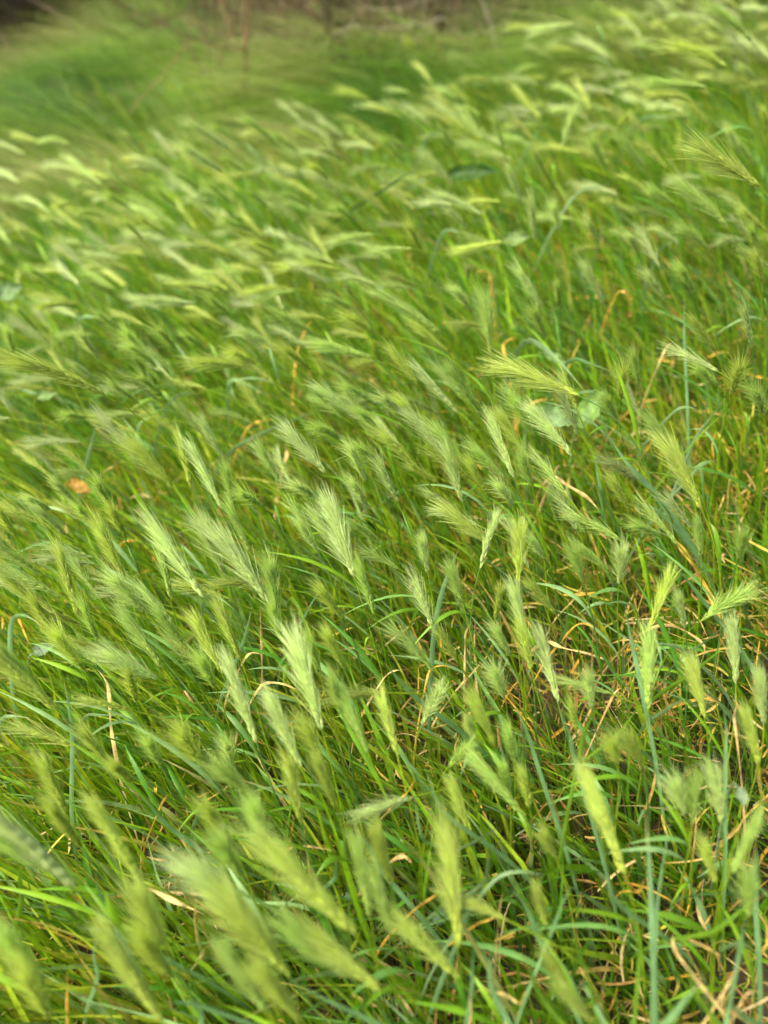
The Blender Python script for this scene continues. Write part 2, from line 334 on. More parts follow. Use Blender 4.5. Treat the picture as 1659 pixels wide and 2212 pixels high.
OFF = {1: (0, 0), 2: (829.5, 0), 3: (0, 553), 4: (829.5, 553), 5: (0, 1106), 6: (829.5, 1106), 7: (0, 1659), 8: (829.5, 1659)}
def crop(c, x, y): return OFF[c][0] + x / 2, OFF[c][1] + y / 2
EARS = {1: '''630 665 545 580 p;985 640 835 545 p;970 990 870 895 p;1275 810 1185 715 p;1410 520 1300 465 p;105 665 5 625 p;215 920 110 880 p;150 1070 85 1000 p;440 800 310 700;740 730 660 660;960 740 800 640 p;1210 640 1080 540;530 790 470 715 p;460 940 350 930;690 750 590 730 p;80 790 10 750 p;300 620 205 625;440 830 330 790 p;1090 1000 980 960;1480 690 1400 650 p;1600 430 1480 400 y;1040 620 930 560;1340 900 1240 860;620 1040 540 960;1160 900 1080 840;330 870 250 890 y;1290 660 1190 600;1200 1090 1100 1050 y;760 890 680 830;860 820 770 760;1050 740 980 690;1420 780 1350 730 y;180 620 80 590 y;560 900 470 850;1000 880 900 800;1540 960 1450 900;300 1000 210 960 p;700 1000 600 940 y;900 1080 800 1030;1600 620 1520 560''',
2: '''820 105 665 130 p;1150 160 1070 75 y;1590 180 1430 60;1480 290 1270 220 y;1130 410 1050 375 p;770 640 820 490 p;1540 670 1490 560 p;590 860 545 740 p;650 1040 640 880 p;520 650 480 520;1350 450 1170 440 y;1400 380 1180 360;1620 810 1380 660 y;300 800 190 680 p;520 1045 345 1080 y;920 1040 880 950 p;1100 1095 1060 1030 p;1480 980 1300 830;960 740 900 620;160 1090 110 990 y;180 580 50 490;1290 740 1280 600 y;430 930 260 850 p;1600 720 1530 620;1655 560 1640 480 y;760 1000 730 900 p;150 220 100 180 y;1600 340 1540 290 p;1000 560 1060 500 y;1400 1080 1290 1000;1650 1000 1560 920 y;1620 1100 1590 1000;1120 720 1030 610;1160 860 1060 780 y;700 760 650 660;300 640 250 560;80 700 0 620;420 560 370 480;1250 880 1160 820''',
3: '''970 160 780 120 y;845 205 640 195 p;1265 140 1100 165 y;1480 65 1250 70 y;240 130 130 60;1190 400 1050 340 p;1610 440 1400 385;1060 480 860 460 y;450 600 120 490 y;450 560 330 480 p;960 870 880 730 p;750 1000 580 820 y;825 1000 780 800 y;1410 940 1250 770 p;1580 970 1520 840 p;960 1090 850 870 p;1010 1080 980 930;1220 1000 1130 840;430 450 350 340 p;680 480 560 400;760 400 680 320;1590 1090 1530 990 p;1655 780 1560 690;330 220 200 235 y;1010 330 860 270 y;1350 330 1200 250;1560 260 1440 200;1620 340 1500 280 y;520 330 420 250;880 400 800 340;620 420 540 330;340 1090 250 990 p;470 1080 420 980;220 1100 130 1060 p;60 420 30 320;1330 480 1230 400 y;1650 900 1540 840;1480 800 1380 760;600 640 480 560;540 760 420 700 y;380 700 280 690;1110 470 1000 420 y;1620 640 1500 580;1540 700 1400 590 p;700 600 600 520;1140 1090 1040 1040;1380 1060 1280 1000 p;160 320 80 240;1000 260 900 190;1540 560 1400 470 y''',
4: '''845 605 550 490 y;680 230 590 80 p;950 210 880 60 p;375 240 310 160 p;250 340 30 200;1210 190 1130 90 p;1430 410 1350 290 y;1590 400 1560 240 p;810 860 660 690 p;1370 1090 1240 850 y;1290 900 1170 730;1060 1095 1000 980 y;1020 620 1040 500 y;1440 560 1360 500;1640 120 1610 10 y;320 680 170 510 p;350 900 230 760;250 860 120 700 p;480 720 380 620;560 960 480 740 p;150 930 0 780 y;340 1060 280 860 p;520 960 400 840;100 700 0 620 p;200 770 80 640 y;620 880 520 720 y;390 640 300 500;700 350 650 240;460 420 440 200;280 420 150 310 y;760 230 750 130;150 560 40 420 y;1010 720 960 620;300 1095 200 1030 p;650 780 560 620;1500 600 1540 480 y;1100 560 1080 430;450 1040 380 900 y;560 1080 500 1000 p;1340 160 1280 70;640 1000 600 880;1640 690 1600 600;60 1060 -20 900 p''',
5: '''285 100 180 0 p;150 400 0 250 y;240 520 150 390 y;970 270 880 70 p;880 370 690 90 p;340 460 270 200 y;420 550 360 400;640 440 490 290 p;700 670 550 460;1165 400 970 130 p;1080 170 1000 0;960 700 860 490 y;1110 1000 1010 700 p;1300 1100 1190 850 p;1390 940 1290 600 p;1490 680 1420 540 y;1380 180 1300 60 p;1530 280 1440 0 p;1480 200 1370 30 p;680 720 480 630 p;250 860 0 640 y;170 760 0 600;740 380 700 160;540 110 480 -20 y;540 280 440 80 y;1200 440 1170 240;1040 640 960 440 y;480 1100 370 960 y;880 1100 780 960 y;700 1100 640 980;1000 1100 980 1000 p;1480 880 1440 720;1590 1040 1500 820;1400 1090 1320 920 y;590 820 560 700 y;370 690 240 530 y;70 110 0 0 y;420 70 330 -30;760 500 620 340 p;820 600 700 450;1620 440 1560 260;1480 460 1390 340 y;1220 560 1180 420;1380 700 1340 560;1650 140 1540 60;930 760 870 640''',
6: '''415 240 480 50 p;580 300 590 90 y;190 260 170 130 p;1015 310 1030 170 p;340 400 290 250;215 510 140 310 p;545 620 490 510 p;610 540 570 350 p;640 690 600 500 y;750 820 690 570 p;520 800 480 690 p;480 1010 400 830 y;900 850 890 720 p;1140 850 1150 580;1385 890 1340 680 y;1520 740 1510 520 p;1640 920 1630 730 p;1370 470 1560 360;1150 500 1230 300 y;165 920 240 780 p;385 980 370 900 p;280 1100 370 1020;60 1060 0 820 y;460 150 290 10 y;970 260 870 170;1370 190 1360 60;1530 200 1560 100;690 200 640 120 p;480 460 510 350 y;1010 1090 990 1000 y;1110 1090 1060 980 y;560 1080 540 950;1300 500 1280 380 p;830 940 810 830 y;740 440 640 320 y;1620 1090 1580 900 y;1190 100 1100 60;860 300 820 170''',
7: '''325 510 0 220 p;200 440 0 300;620 500 450 220 y;1535 720 1200 380 y;1180 740 860 460 p;1250 900 1000 600 y;1500 900 1280 700;1650 960 1380 740 y;290 200 200 0 y;720 780 600 560 y;700 1090 500 770 y;190 930 40 740;220 1080 110 880 y;1090 120 950 0;1000 330 900 180 y;1170 380 1100 170;1450 170 1390 0 y;350 340 240 190 y;740 900 620 740 y;1050 480 960 320;1300 1090 1150 900 y;1150 1050 1000 820;1600 640 1560 380;570 60 500 0 y;1300 240 1260 0 y;100 860 0 760 y;700 700 620 540''',
8: '''590 190 420 0;370 280 310 100 y;320 770 290 350 y;320 910 80 680 y;1040 460 910 100 y;1460 240 1430 30 p;1300 200 1260 70 p;1330 240 1340 60;1430 490 1390 340 y;1500 450 1610 250;930 260 900 150;740 380 700 300 y;30 500 -20 300 y;800 960 720 820 y;900 1100 780 960 y;700 680 670 540 y;1580 640 1580 480;540 120 520 0;630 170 600 20 y;30 700 -30 480'''}
ear_list = []
for c, s in EARS.items():
    for e in s.split(';'):
        q = e.split(); tone = {'p': 'pale silvery', 'y': 'yellow-green'}.get(q[4] if len(q) > 4 else '', 'fresh green')
        ear_list.append((*crop(c, float(q[0]), float(q[1])), *crop(c, float(q[2]), float(q[3])), tone))
things = []      # (root object, noun phrase, image position, sort) for the labels
PREF = np.array([-0.45, 0.1, 0.85]); PREF = PREF / np.linalg.norm(PREF)
ear_pts = []
for (bx, by, tx, ty, tone) in ear_list:
    l = math.hypot(tx - bx, ty - by)
    zc = 0.34 + 0.10 * min(1, max(0, (1500 - by) / 1200)) + random.uniform(-0.03, 0.03)
    if bx > 900 and by > 1300: zc -= 0.06
    rb = ray(bx, by); d = (zc - CAM_H) / rb.z
    Lr = random.uniform(0.075, 0.10) * (0.85 if bx > 900 and by > 1200 else 1.0) * (1.12 if by < 800 else 1.0)
    need = l * d / FPX
    if need > Lr * 1.25:                       # looks larger: this one stands taller, nearer the lens
        Lr = min(0.115, need); d2 = FPX * Lr / l; zz = CAM_H + rb.z * d2
        if zz > 0.62: d2 = (0.62 - CAM_H) / rb.z; Lr = l * d2 / FPX
        d = d2
    base = CAM + rb * d
    rt = ray(tx, ty); need = l * d / FPX; L = max(Lr, need * 1.02)
    b = np.array(base - CAM); r = np.array(rt); br = b @ r; disc = br * br - (b @ b - L * L)
    if disc <= 0: sols = [br]
    else: sols = [br - math.sqrt(disc), br + math.sqrt(disc)]
    sols = [r * s for s in sols]
    tipv = max(sols, key=lambda s: norm(s - b) @ PREF)
    ear_pts.append((np.array(base), tipv + np.array(CAM), tone, (bx, by), (tx, ty), l))

for (base, tip, tone, pb, pt, l) in ear_pts:
    tip = tip + (tip - base) * 0.30
    dr = norm(tip - base); L = np.linalg.norm(tip - base)
    hor = np.array([dr[0], dr[1], 0.0])
    h = base[2]
    root = base - hor * h * random.uniform(0.2, 0.42) + np.array([random.uniform(-.02, .02), random.uniform(-.02, .02), 0]); root[2] = 0
    root[2] = float(ground_z(root[0], root[1])) - 0.004
    e = bpy.data.objects.new('barley_plant', None); COL.objects.link(e); e.location = root; e.empty_display_size = 0.05
    big = 1.25 if l > 130 else 1.0
    sag = random.uniform(0.0, 0.16) * (1 - max(0, dr[2]) * 0.8)
    T0 = norm(ear_path(base, tip, sag, np.array(0.03)) - base)
    sp = Geo(); aw = Geo(); ear_geo(sp, aw, base, tip, sag, tone, nodes=random.choice((9, 12, 14, 15, 16, 17)), per=3, extra=4 if l < 90 else 6, lw=big * 1.2, fan=random.choice((0.3, 0.4, 0.5, 0.6, 0.75, 0.95)), mul=random.uniform(0.82, 1.02))
    so = sp.build('ear', M_ear, e, root); aw.build('awns', M_awn, so, root)
    st = Geo(); P = bez(root, root + np.array([0, 0, h * 0.5]), base - T0 * h * 0.3, base, 12)
    sc = GREENS[random.choice((1, 2, 5, 4))] * random.uniform(0.9, 1.3)
    st.tube(P, np.linspace(0.0016, 0.0009, 12), sc, 5); st.build('stem', M_grass, e, root)
    for q in range(random.choice((1, 2, 2, 3))):
        k = random.randint(2, 8); p0 = P[k]; a = random.uniform(0, 6.28); Lf = random.uniform(0.08, 0.17)
        hd = np.array([math.cos(a), math.sin(a), 0]) * 0.55 + WIND * 0.6
        up = random.uniform(0.5, 1.0); t = np.linspace(0, 1, 8)[:, None]
        lp = p0 + hd * Lf * (0.45 * t + 0.35 * t ** 2) + np.array([0, 0, 1]) * Lf * ((up + 0.2) * t - random.uniform(0.1, 0.8) * t ** 2)
        side = norm(np.cross(hd, [0, 0, 1]) + np.array([0, 0, random.uniform(-.5, .5)]))
        lc = GREENS[random.choice((0, 1, 3, 4, 6))] * random.uniform(0.85, 1.35)
        one_blade(lp, random.uniform(0.0045, 0.0085), side, lc).build('leaf', M_blade, e, root)
    mid = ((pb[0] + pt[0]) / 2, (pb[1] + pt[1]) / 2)
    tag(e, None, 'barley', 'wild barley ears swaying in the wind')
    lean = math.degrees(math.atan2(pb[0] - pt[0], pb[1] - pt[1]))
    ld = 'bent level leftward' if lean > 68 else 'leaning far left' if lean > 45 else 'leaning left' if lean > 14 else 'nearly upright' if lean > -12 else 'leaning right'
    things.append((e, f'{"large " if l > 110 else "small " if l < 52 else ""}{tone} barley ear {ld}', mid))

# ears beyond the countable ones: smaller, farther, one mass
sp, aw, st = Geo(), Geo(), Geo()
x, y = scatter(1750, 0.35, 4.4, 0.5, 0.66)
k = (rng.uniform(0, 1, len(x)) < 0.95 * ss(0.6, 1.0, y) * ss(0.6, 0.0, x) * (1 - 0.35 * ss(2.2, 2.8, y)) + (0.25 + 0.3 * ss(1.7, 2.8, y)) * ss(0.0, 0.6, x)) & (rng.uniform(0, 1, len(x)) < ss(3.5, 3.1, y - 0.5 * np.maximum(x - 0.3, 0))); x, y = x[k], y[k]
tn = list(TONES)
for a, b in zip(x, y):
    h = rng.uniform(0.28, 0.42) * (0.9 + 0.2 * noise2(a, b, 0.6, 61)); L = rng.uniform(0.10, 0.15) * (0.72 + 0.28 * ss(1.6, 2.6, b))
    az = math.atan2(WIND[1], WIND[0]) + rng.normal(0, 0.45); el = rng.uniform(-0.05, 0.85) + 0.45 * float(ss(2.0, 1.2, b))
    dr = np.array([math.cos(az) * math.cos(el), math.sin(az) * math.cos(el), math.sin(el)])
    z = float(ground_z(a, b)); root = np.array([a, b, z]); base = root + np.array([dr[0], dr[1], 0]) * h * 0.5 + np.array([0, 0, h])
    ear_geo(sp, aw, base, base + dr * L, 0.05, tn[rng.choice(3, p=(0.4, 0.3, 0.3))], nodes=12, per=2, extra=4, lw=1.1 + 0.4 * float(ss(1.5, 2.5, b)), fan=0.85, mul=rng.uniform(0.55, 0.9))
    st.tube(bez(root, root + np.array([0, 0, h * .5]), base - dr * h * .3, base, 6), 0.0013, GREENS[2], 3)
for q, (nm, mm) in enumerate(((sp, M_ear), (aw, M_awn), (st, M_grass))): pass
mass = sp.build('distant_barley', M_ear); tag(mass, 'mass of far off wild barley ears filling the upper field', 'barley', kind='stuff')
aw.build('awns', M_awn, mass); st.build('stems', M_grass, mass)

# ---------------------------------------------------------------- leaf blades and dead straws one can point at
BLADES = '''6:215 510 245 360 290 230 325 160|12|bg;6:225 300 222 210 222 130|6|g;3:970 850 1100 780 1310 690 1380 660|9|pg;3:980 800 1040 700 1145 635|4|g;3:590 740 630 700 695 690|6|pg;3:730 620 800 590 870 595|7|pg;3:330 265 400 260 460 270|6|pg;3:990 520 1080 560 1180 620|9|bg;3:30 530 90 570 150 600 220 590|10|pg;3:385 850 410 760 410 690|8|pg;4:1310 870 1340 790 1410 700 1475 615|8|pg;4:1340 800 1440 700 1530 640|5|g;4:1345 925 1390 895 1450 880|6|pg;4:950 1050 935 1010 915 920 920 850|7|bg;4:1300 400 1295 280 1305 150|6|bg;4:1150 1000 1050 900 960 760|13|bg;4:1190 1100 1130 1075 1070 1060|7|bg;4:600 340 700 400 800 500 870 590|12|pg;4:800 430 900 470 990 500|9|bg;4:1260 660 1310 650 1360 665|5|pg;2:790 880 850 820 920 805 1010 825|5|pg;2:185 590 230 570 290 595|5|pg;2:0 820 70 770 150 715|6|dk;2:930 1000 1000 940|4|pg;2:1180 1095 1220 1050 1270 1040|6|pg;2:600 680 640 600 740 490|4|bg;2:1100 510 1180 500 1270 515|5|pg;2:1380 560 1430 600 1460 650|4|pg;2:250 1000 290 990 340 1015|7|pg;2:170 920 210 920 250 940|4|pg;5:940 475 900 430 860 370|11|pg;5:1040 600 1070 500 1090 400|8|bg;5:1310 460 1360 370 1415 300|5|bg;5:315 980 300 850 275 720|9|bg;5:360 870 450 880 530 875|7|pg;5:0 885 60 880 130 890|7|pg;5:40 560 50 450 110 440 190 500|9|bg;5:1480 450 1488 425 1490 400|7|pg;5:1330 840 1380 790 1425 740|4|g;5:890 350 950 370 1010 420|8|bg;6:1380 385 1300 280 1230 200|11|bg;6:1280 580 1200 570 1140 550|8|pg;6:1020 960 1070 880 1120 820|7|g;6:840 1070 860 960 900 880 945 820|9|g;6:1210 860 1250 830 1310 810|7|pg;6:1060 1000 1010 980 960 950|8|bg;6:1390 560 1450 510 1505 475|4|bg;6:135 805 60 720 0 650|11|bg;6:785 520 790 440 795 380|8|bg;6:1475 1100 1480 950 1465 820|10|bg;6:830 1090 800 950 750 830|11|bg;6:660 1090 620 950 560 830|9|bg;6:1100 700 1060 520 1040 400|9|bg;7:500 680 430 560 410 430|9|bg;7:710 240 640 150 560 100|9|bg;7:810 430 720 385 630 365|8|bg;7:860 190 880 150 895 105|8|bg;7:510 720 410 695 330 690|8|bg;7:1450 480 1452 430 1450 380|8|bg;7:1640 440 1590 340 1530 230|10|bg;7:860 1025 780 1010 700 1020|8|bg;7:1600 1090 1400 1000 1230 900|13|bg;7:880 1100 860 1030 840 960|10|bg;8:410 310 460 275 520 250|8|pg;8:450 500 520 455 600 445 690 465|7|pg;8:1170 800 1180 560 1240 200|10|bg;8:1160 700 1150 450 1130 200|12|bg;8:1040 620 980 540 920 450|9|bg;8:1400 720 1450 690 1550 610 1650 540|8|g;8:1600 520 1610 400 1600 290|10|bg;8:1530 830 1550 720 1570 620|8|bg;8:920 1080 890 950 840 800 820 650|8|g;8:720 720 780 560 820 500|8|bg;8:280 220 220 130 180 0|10|bg;8:180 330 150 260 130 100|9|bg;8:385 960 380 850 390 760|8|bg;8:350 680 370 560 410 500|10|bg;8:440 500 448 420 455 350|7|pg;8:1230 1100 1300 1000 1390 900|13|bg;8:1560 1090 1520 1040 1480 1000|12|bg;8:660 720 620 600 540 520|11|bg;8:290 590 170 400 70 300|10|yg;8:1350 1000 1320 900 1320 820|9|g;8:1100 900 1110 760 1080 640|8|g;6:1330 700 1400 640 1500 560|8|g;5:1250 360 1300 420 1340 560|9|g;7:430 900 400 820 420 700|9|bg;7:100 560 80 470 110 380|10|g;8:680 1000 640 900 600 800|11|g;8:480 1000 450 900 470 780|12|bg'''
STRAWS = '''3:1280 410 1320 320 1355 255|5|o|upright tan straw;3:1065 740 1110 715 1190 705|5|o|flat orange straw;3:440 935 490 910 540 880|4|t|slanting buff straw;3:1215 930 1245 850 1225 810|9|p|curled pinkish dead leaf;3:1040 955 1075 925 1115 910|4|t|short yellowish straw;4:720 940 790 990 880 1040 930 1100|9|p|long crinkled pink-tan leaf;4:735 940 745 920 755 900|5|p|small pink straw tip;4:610 655 670 620 740 620|5|o|low orange arch of straw;4:1040 690 1075 655 1110 625|5|o|straight orange straw;4:525 440 510 380 550 355 580 360|6|o|hooked orange straw;4:465 130 460 70 420 60 390 80|6|o|bent amber straw;4:1010 145 1045 160 1080 190|6|o|drooping amber leaf;4:1215 400 1235 375 1260 410|4|t|folded tan straw;5:480 950 475 870 470 740 420 680|8|t|tall forked tan straw;5:1060 625 1090 605 1130 615|5|t|small tan arch;5:1115 755 1160 735 1220 740 1290 770|7|t|long tan arch of straw;5:75 450 100 510 130 580|5|o|thin orange straw;5:5 440 15 480 5 520|5|o|bent orange straw;5:1130 550 1125 480 1125 410|6|p|upright pinkish straw;5:1310 530 1290 480 1265 420|7|p|wrinkled pinkish straw;5:520 130 560 124 600 120|6|o|level orange straw;5:790 760 830 820 860 880|7|p|crumpled tan leaf;6:1340 230 1280 150 1235 90|11|o|broad bright orange stub;6:1160 480 1260 490 1330 530 1400 580 1365 660|6|p|long kinked tan straw;6:310 770 370 710 420 650|5|t|slanting golden straw;6:350 600 350 520 390 460|6|t|pale tan straw;6:1190 750 1215 720 1245 695|5|p|pale pink straw tip;6:1520 940 1510 870 1530 830 1555 850|7|p|curled pink straw;6:700 550 750 580 820 600|8|t|thick buff straw;6:815 495 850 480 890 485 930 520|5|o|low tan arch;6:985 800 1010 765 1030 760|5|p|tiny pink straw;6:1165 940 1178 910 1190 880|5|o|short orange straw;6:0 710 40 685 100 680|6|t|bent buff straw;6:180 740 195 680 240 660 300 670|5|o|angled brown straw;6:830 370 850 330 865 295|4|t|thin cream straw tip;7:1330 400 1315 280 1305 170|7|t|tall cream straw;7:1255 320 1262 260 1270 200|6|o|thin upright orange straw;7:1255 335 1350 340 1455 360|7|t|level cream straw crossing two others;7:630 510 740 570 890 635|10|t|thick fallen tan stalk;7:860 830 875 800 885 775|5|t|short cream straw;7:290 1090 290 960 290 870|6|o|long upright orange straw;7:700 150 715 130 725 115|5|o|tiny orange straw tip;8:130 610 210 560 295 495|6|o|golden slanting straw;8:490 700 505 560 525 525|7|t|upright twisted tan straw;8:400 670 450 660 500 630|5|o|low orange straw;8:1330 890 1290 840 1245 770 1250 705|8|t|curly tan leaf;8:1430 1030 1480 950 1535 840|6|t|long slanting buff straw;8:1545 1010 1570 970 1615 965|5|p|forked pinkish straw;8:525 1100 520 1040 500 970|6|t|upright cream straw;8:530 980 555 1000 590 1025|6|t|short broad buff straw;8:60 140 110 100 135 40|5|o|bent tan straw;8:50 385 90 380 120 410|9|p|curled pink-tan leaf;8:1105 540 1115 510 1125 480|6|o|small brown leaf;8:375 1090 376 1030 370 970|5|t|whitish upright straw;6:330 1090 300 1020 330 960|5|o|brown bent stalk;4:700 560 660 540 650 500|9|o|broad amber leaf'''
BC = {'bg': (0.17, 0.33, 0.12), 'g': (0.15, 0.30, 0.02), 'pg': (0.22, 0.36, 0.15), 'dk': (0.02, 0.06, 0.006), 'yg': (0.3, 0.34, 0.08),
      'o': (0.70, 0.44, 0.07), 't': (0.70, 0.54, 0.20), 'p': (0.68, 0.48, 0.19)}
BNAME = {'bg': 'blue-green', 'g': 'bright green', 'pg': 'pale grey-green', 'dk': 'dark green', 'yg': 'yellowing'}
def smooth_path(P, K=14):
    P = np.asarray(P); s = np.linspace(0, 1, len(P)); t = np.linspace(0, 1, K)
    Q = np.stack([np.interp(t, s, P[:, k]) for k in range(3)], -1)
    for _ in range(2): Q[1:-1] = (Q[:-2] + 2 * Q[1:-1] + Q[2:]) / 4
    return Q
landmarks = []
def strip(spec, dead_one):
    q = spec.split('|'); c, pts = q[0].split(':'); c = int(c); v = [float(a) for a in pts.split()]
    pts = [crop(c, v[k], v[k + 1]) for k in range(0, len(v), 2)]
    width = float(q[1]); kind = q[2]; n = len(pts)
    zt = (0.24 if dead_one else 0.32) + random.uniform(-0.02, 0.03) + (0.06 if pts[0][1] < 800 else 0)
    rise = 0.05 if dead_one else 0.09
    if pts[0][1] - pts[-1][1] < 25: rise *= 0.3
    if kind == 'dk': zt += 0.08; width = 8
    P = [np.array(at_z(a, b, zt + rise * k / (n - 1) - rise / 2)) for k, (a, b) in enumerate(pts)]
    dist = np.linalg.norm(P[0] - np.array(CAM)); w = width * (0.8 if dead_one else 1.0) / FPX * dist
    # the strip carries on from its lower end down to its root in the soil
    T = norm(P[0] - P[1]); hz = norm(np.array([T[0], T[1], 0.0])) * P[0][2] * (1.6 if kind == 'dk' else 0.45)
    g0 = P[0] + hz * 0.5 + T * 0.01; g0[2] = P[0][2] * 0.6
    root = P[0] + hz; root[2] = float(ground_z(root[0], root[1])) - 0.003
    Q = smooth_path([root, g0] + P, 18)
    view = norm(np.array(CAM) - Q); Tn = norm(np.gradient(Q, axis=0))
    side = norm(np.cross(Tn, view)); tw = random.uniform(-0.45, 0.45) + np.linspace(0, random.uniform(-1.0, 1.0), 18)
    side = side * np.cos(tw)[:, None] + np.cross(Tn, side) * np.sin(tw)[:, None]
    t = np.linspace(0, 1, 18)
    prof = np.clip(0.45 + 1.8 * t, 0, 1) * np.clip((1 - t) * (2.4 if not dead_one else 4), 0.05, 1)
    if dead_one: prof = prof * (1 + 0.35 * np.sin(t * 17 + random.uniform(0, 6)))
    col = np.array(BC[kind]) * random.uniform(0.9, 1.12) * np.ones((18, 3))
    if dead_one: col = col * (1 + 0.2 * np.sin(t * 23 + random.uniform(0, 6)))[:, None]
    if not dead_one:
        if random.random() < 0.5: col = col * (1 - ss(0.82, 1.0, t)[:, None]) + np.array((0.48, 0.36, 0.12)) * ss(0.82, 1.0, t)[:, None]
        col = col * (1 + 0.12 * np.sin(t * 31 + random.uniform(0, 6)) * np.sin(t * 13))[:, None]
    else:
        spot = (noise2(t * 30, t * 0 + random.uniform(0, 99), 1.0, 8) > 0.72)[:, None]; col = np.where(spot, col * 0.5, col)
    name = 'dead_straw' if dead_one else 'grass_blade'
    if dead_one and ('leaf' in q[3]): name = 'dead_leaf'
    ge = one_blade(Q, w, side, col, 0.3 if dead_one else 0.2, prof)
    o = ge.build(name, M_dead if dead_one else M_blade, None, root)
    m = pts[n // 2] if n > 2 else ((pts[0][0] + pts[1][0]) / 2, (pts[0][1] + pts[1][1]) / 2)
    dx, dy = pts[-1][0] - pts[0][0], pts[-1][1] - pts[0][1]
    if dead_one:
        tag(o, None, 'dead leaf' if name == 'dead_leaf' else 'straw', 'dead leaves and straws caught in the grass'); landmarks.append((q[3], m)); things.append((o, q[3], m))
    else:
        a = math.degrees(math.atan2(abs(dx), abs(dy)))
        mid = np.array(pts[n // 2]); ch = (np.array(pts[0]) + np.array(pts[-1])) / 2
        sh = 'arched' if ch[1] - mid[1] > 8 else 'broad' if width >= 11 else 'narrow' if width <= 5 else ''
        ori = 'lying nearly level' if a > 65 else ('slanting right' if dx > 0 else 'slanting left') if a > 20 else 'standing upright'
        tag(o, None, 'grass blade', 'broad grass blades among the barley'); things.append((o, f'{sh} {BNAME[kind]} grass blade {ori}'.strip(), m))
for s in BLADES.split(';'): strip(s, False)
for s in STRAWS.split(';'): strip(s, True)

# ---------------------------------------------------------------- broad leaves
def broad_leaf(cx, cy, ang, length, width, z, col, mat, name, phrase, tilt=0.3, wavy=0.1, cat='leaf'):
    c0 = np.array(at_z(cx, cy, z)); d = np.linalg.norm(c0 - np.array(CAM)); L = length * d / FPX; Wd = width * d / FPX
    a = math.radians(ang); imgdir = np.array(CR) * math.cos(a) + np.array(CU) * math.sin(a)
    dirv = norm(imgdir + np.array(F) * random.uniform(-.2, .2)); view = norm(np.array(CAM) - c0)
    side = norm(np.cross(dirv, view)); side = norm(side + view * tilt); nor = np.cross(side, dirv)
    K, J = 48, 21; t = np.linspace(0, 1, K); s = np.linspace(-1, 1, J); TT, SS = np.meshgrid(t, s, indexing='ij')
    prof = np.sin(np.clip(TT, 0, 1) ** 0.75 * math.pi) ** 0.7 * (1 - 0.15 * TT) + 0.02
    base = c0 - dirv * L / 2
    V = base + dirv * (L * TT)[..., None] + side * (SS * prof * Wd / 2 * (1 + 0.08 * np.sin(TT * 30)))[..., None] \
        + nor * ((SS ** 2 * 0.18 - 0.45 * (TT - .5) ** 2 * L / Wd * 0.4) * Wd + wavy * Wd * np.sin(TT * 11) * np.abs(SS))[..., None]
    i = np.arange(K - 1)[:, None] * J; j = np.arange(J - 1)[None]
    rib = np.maximum(np.exp(-(SS * 7) ** 2), 0.55 * (np.sin((TT * 9 - np.abs(SS) * 2.2) * 2 * math.pi) > 0.8))[..., None]
    C = np.array(col) * (1 - 0.15 * rib) + rib * 0.08
    root = base - dirv * 0.03; root[2] = float(ground_z(root[0], root[1])) - 0.003
    e = bpy.data.objects.new(name, None); COL.objects.link(e); e.location = root; e.empty_display_size = 0.05
    ge = Geo(); ge.add(V.reshape(-1, 3), np.stack([i + j, i + j + 1, i + J + j + 1, i + J + j], -1).reshape(-1, 4), C.reshape(-1, 3)); ge.build('leaf_blade', mat, e, root)
    ge = Geo(); ge.tube(bez(root, root + np.array([0, 0, z * .5]), base - dirv * 0.03, base + dirv * L * 0.05, 8), np.linspace(0.002, 0.0013, 8), np.array(col) * 1.1, 5); ge.build('stalk', mat, e, root)
    tag(e, None, cat); things.append((e, phrase, (cx, cy))); landmarks.append((phrase, (cx, cy)))
M_broad = leaf_mat('broad leaf', 0.35, 0.7, 0.15, 90, 0.4)
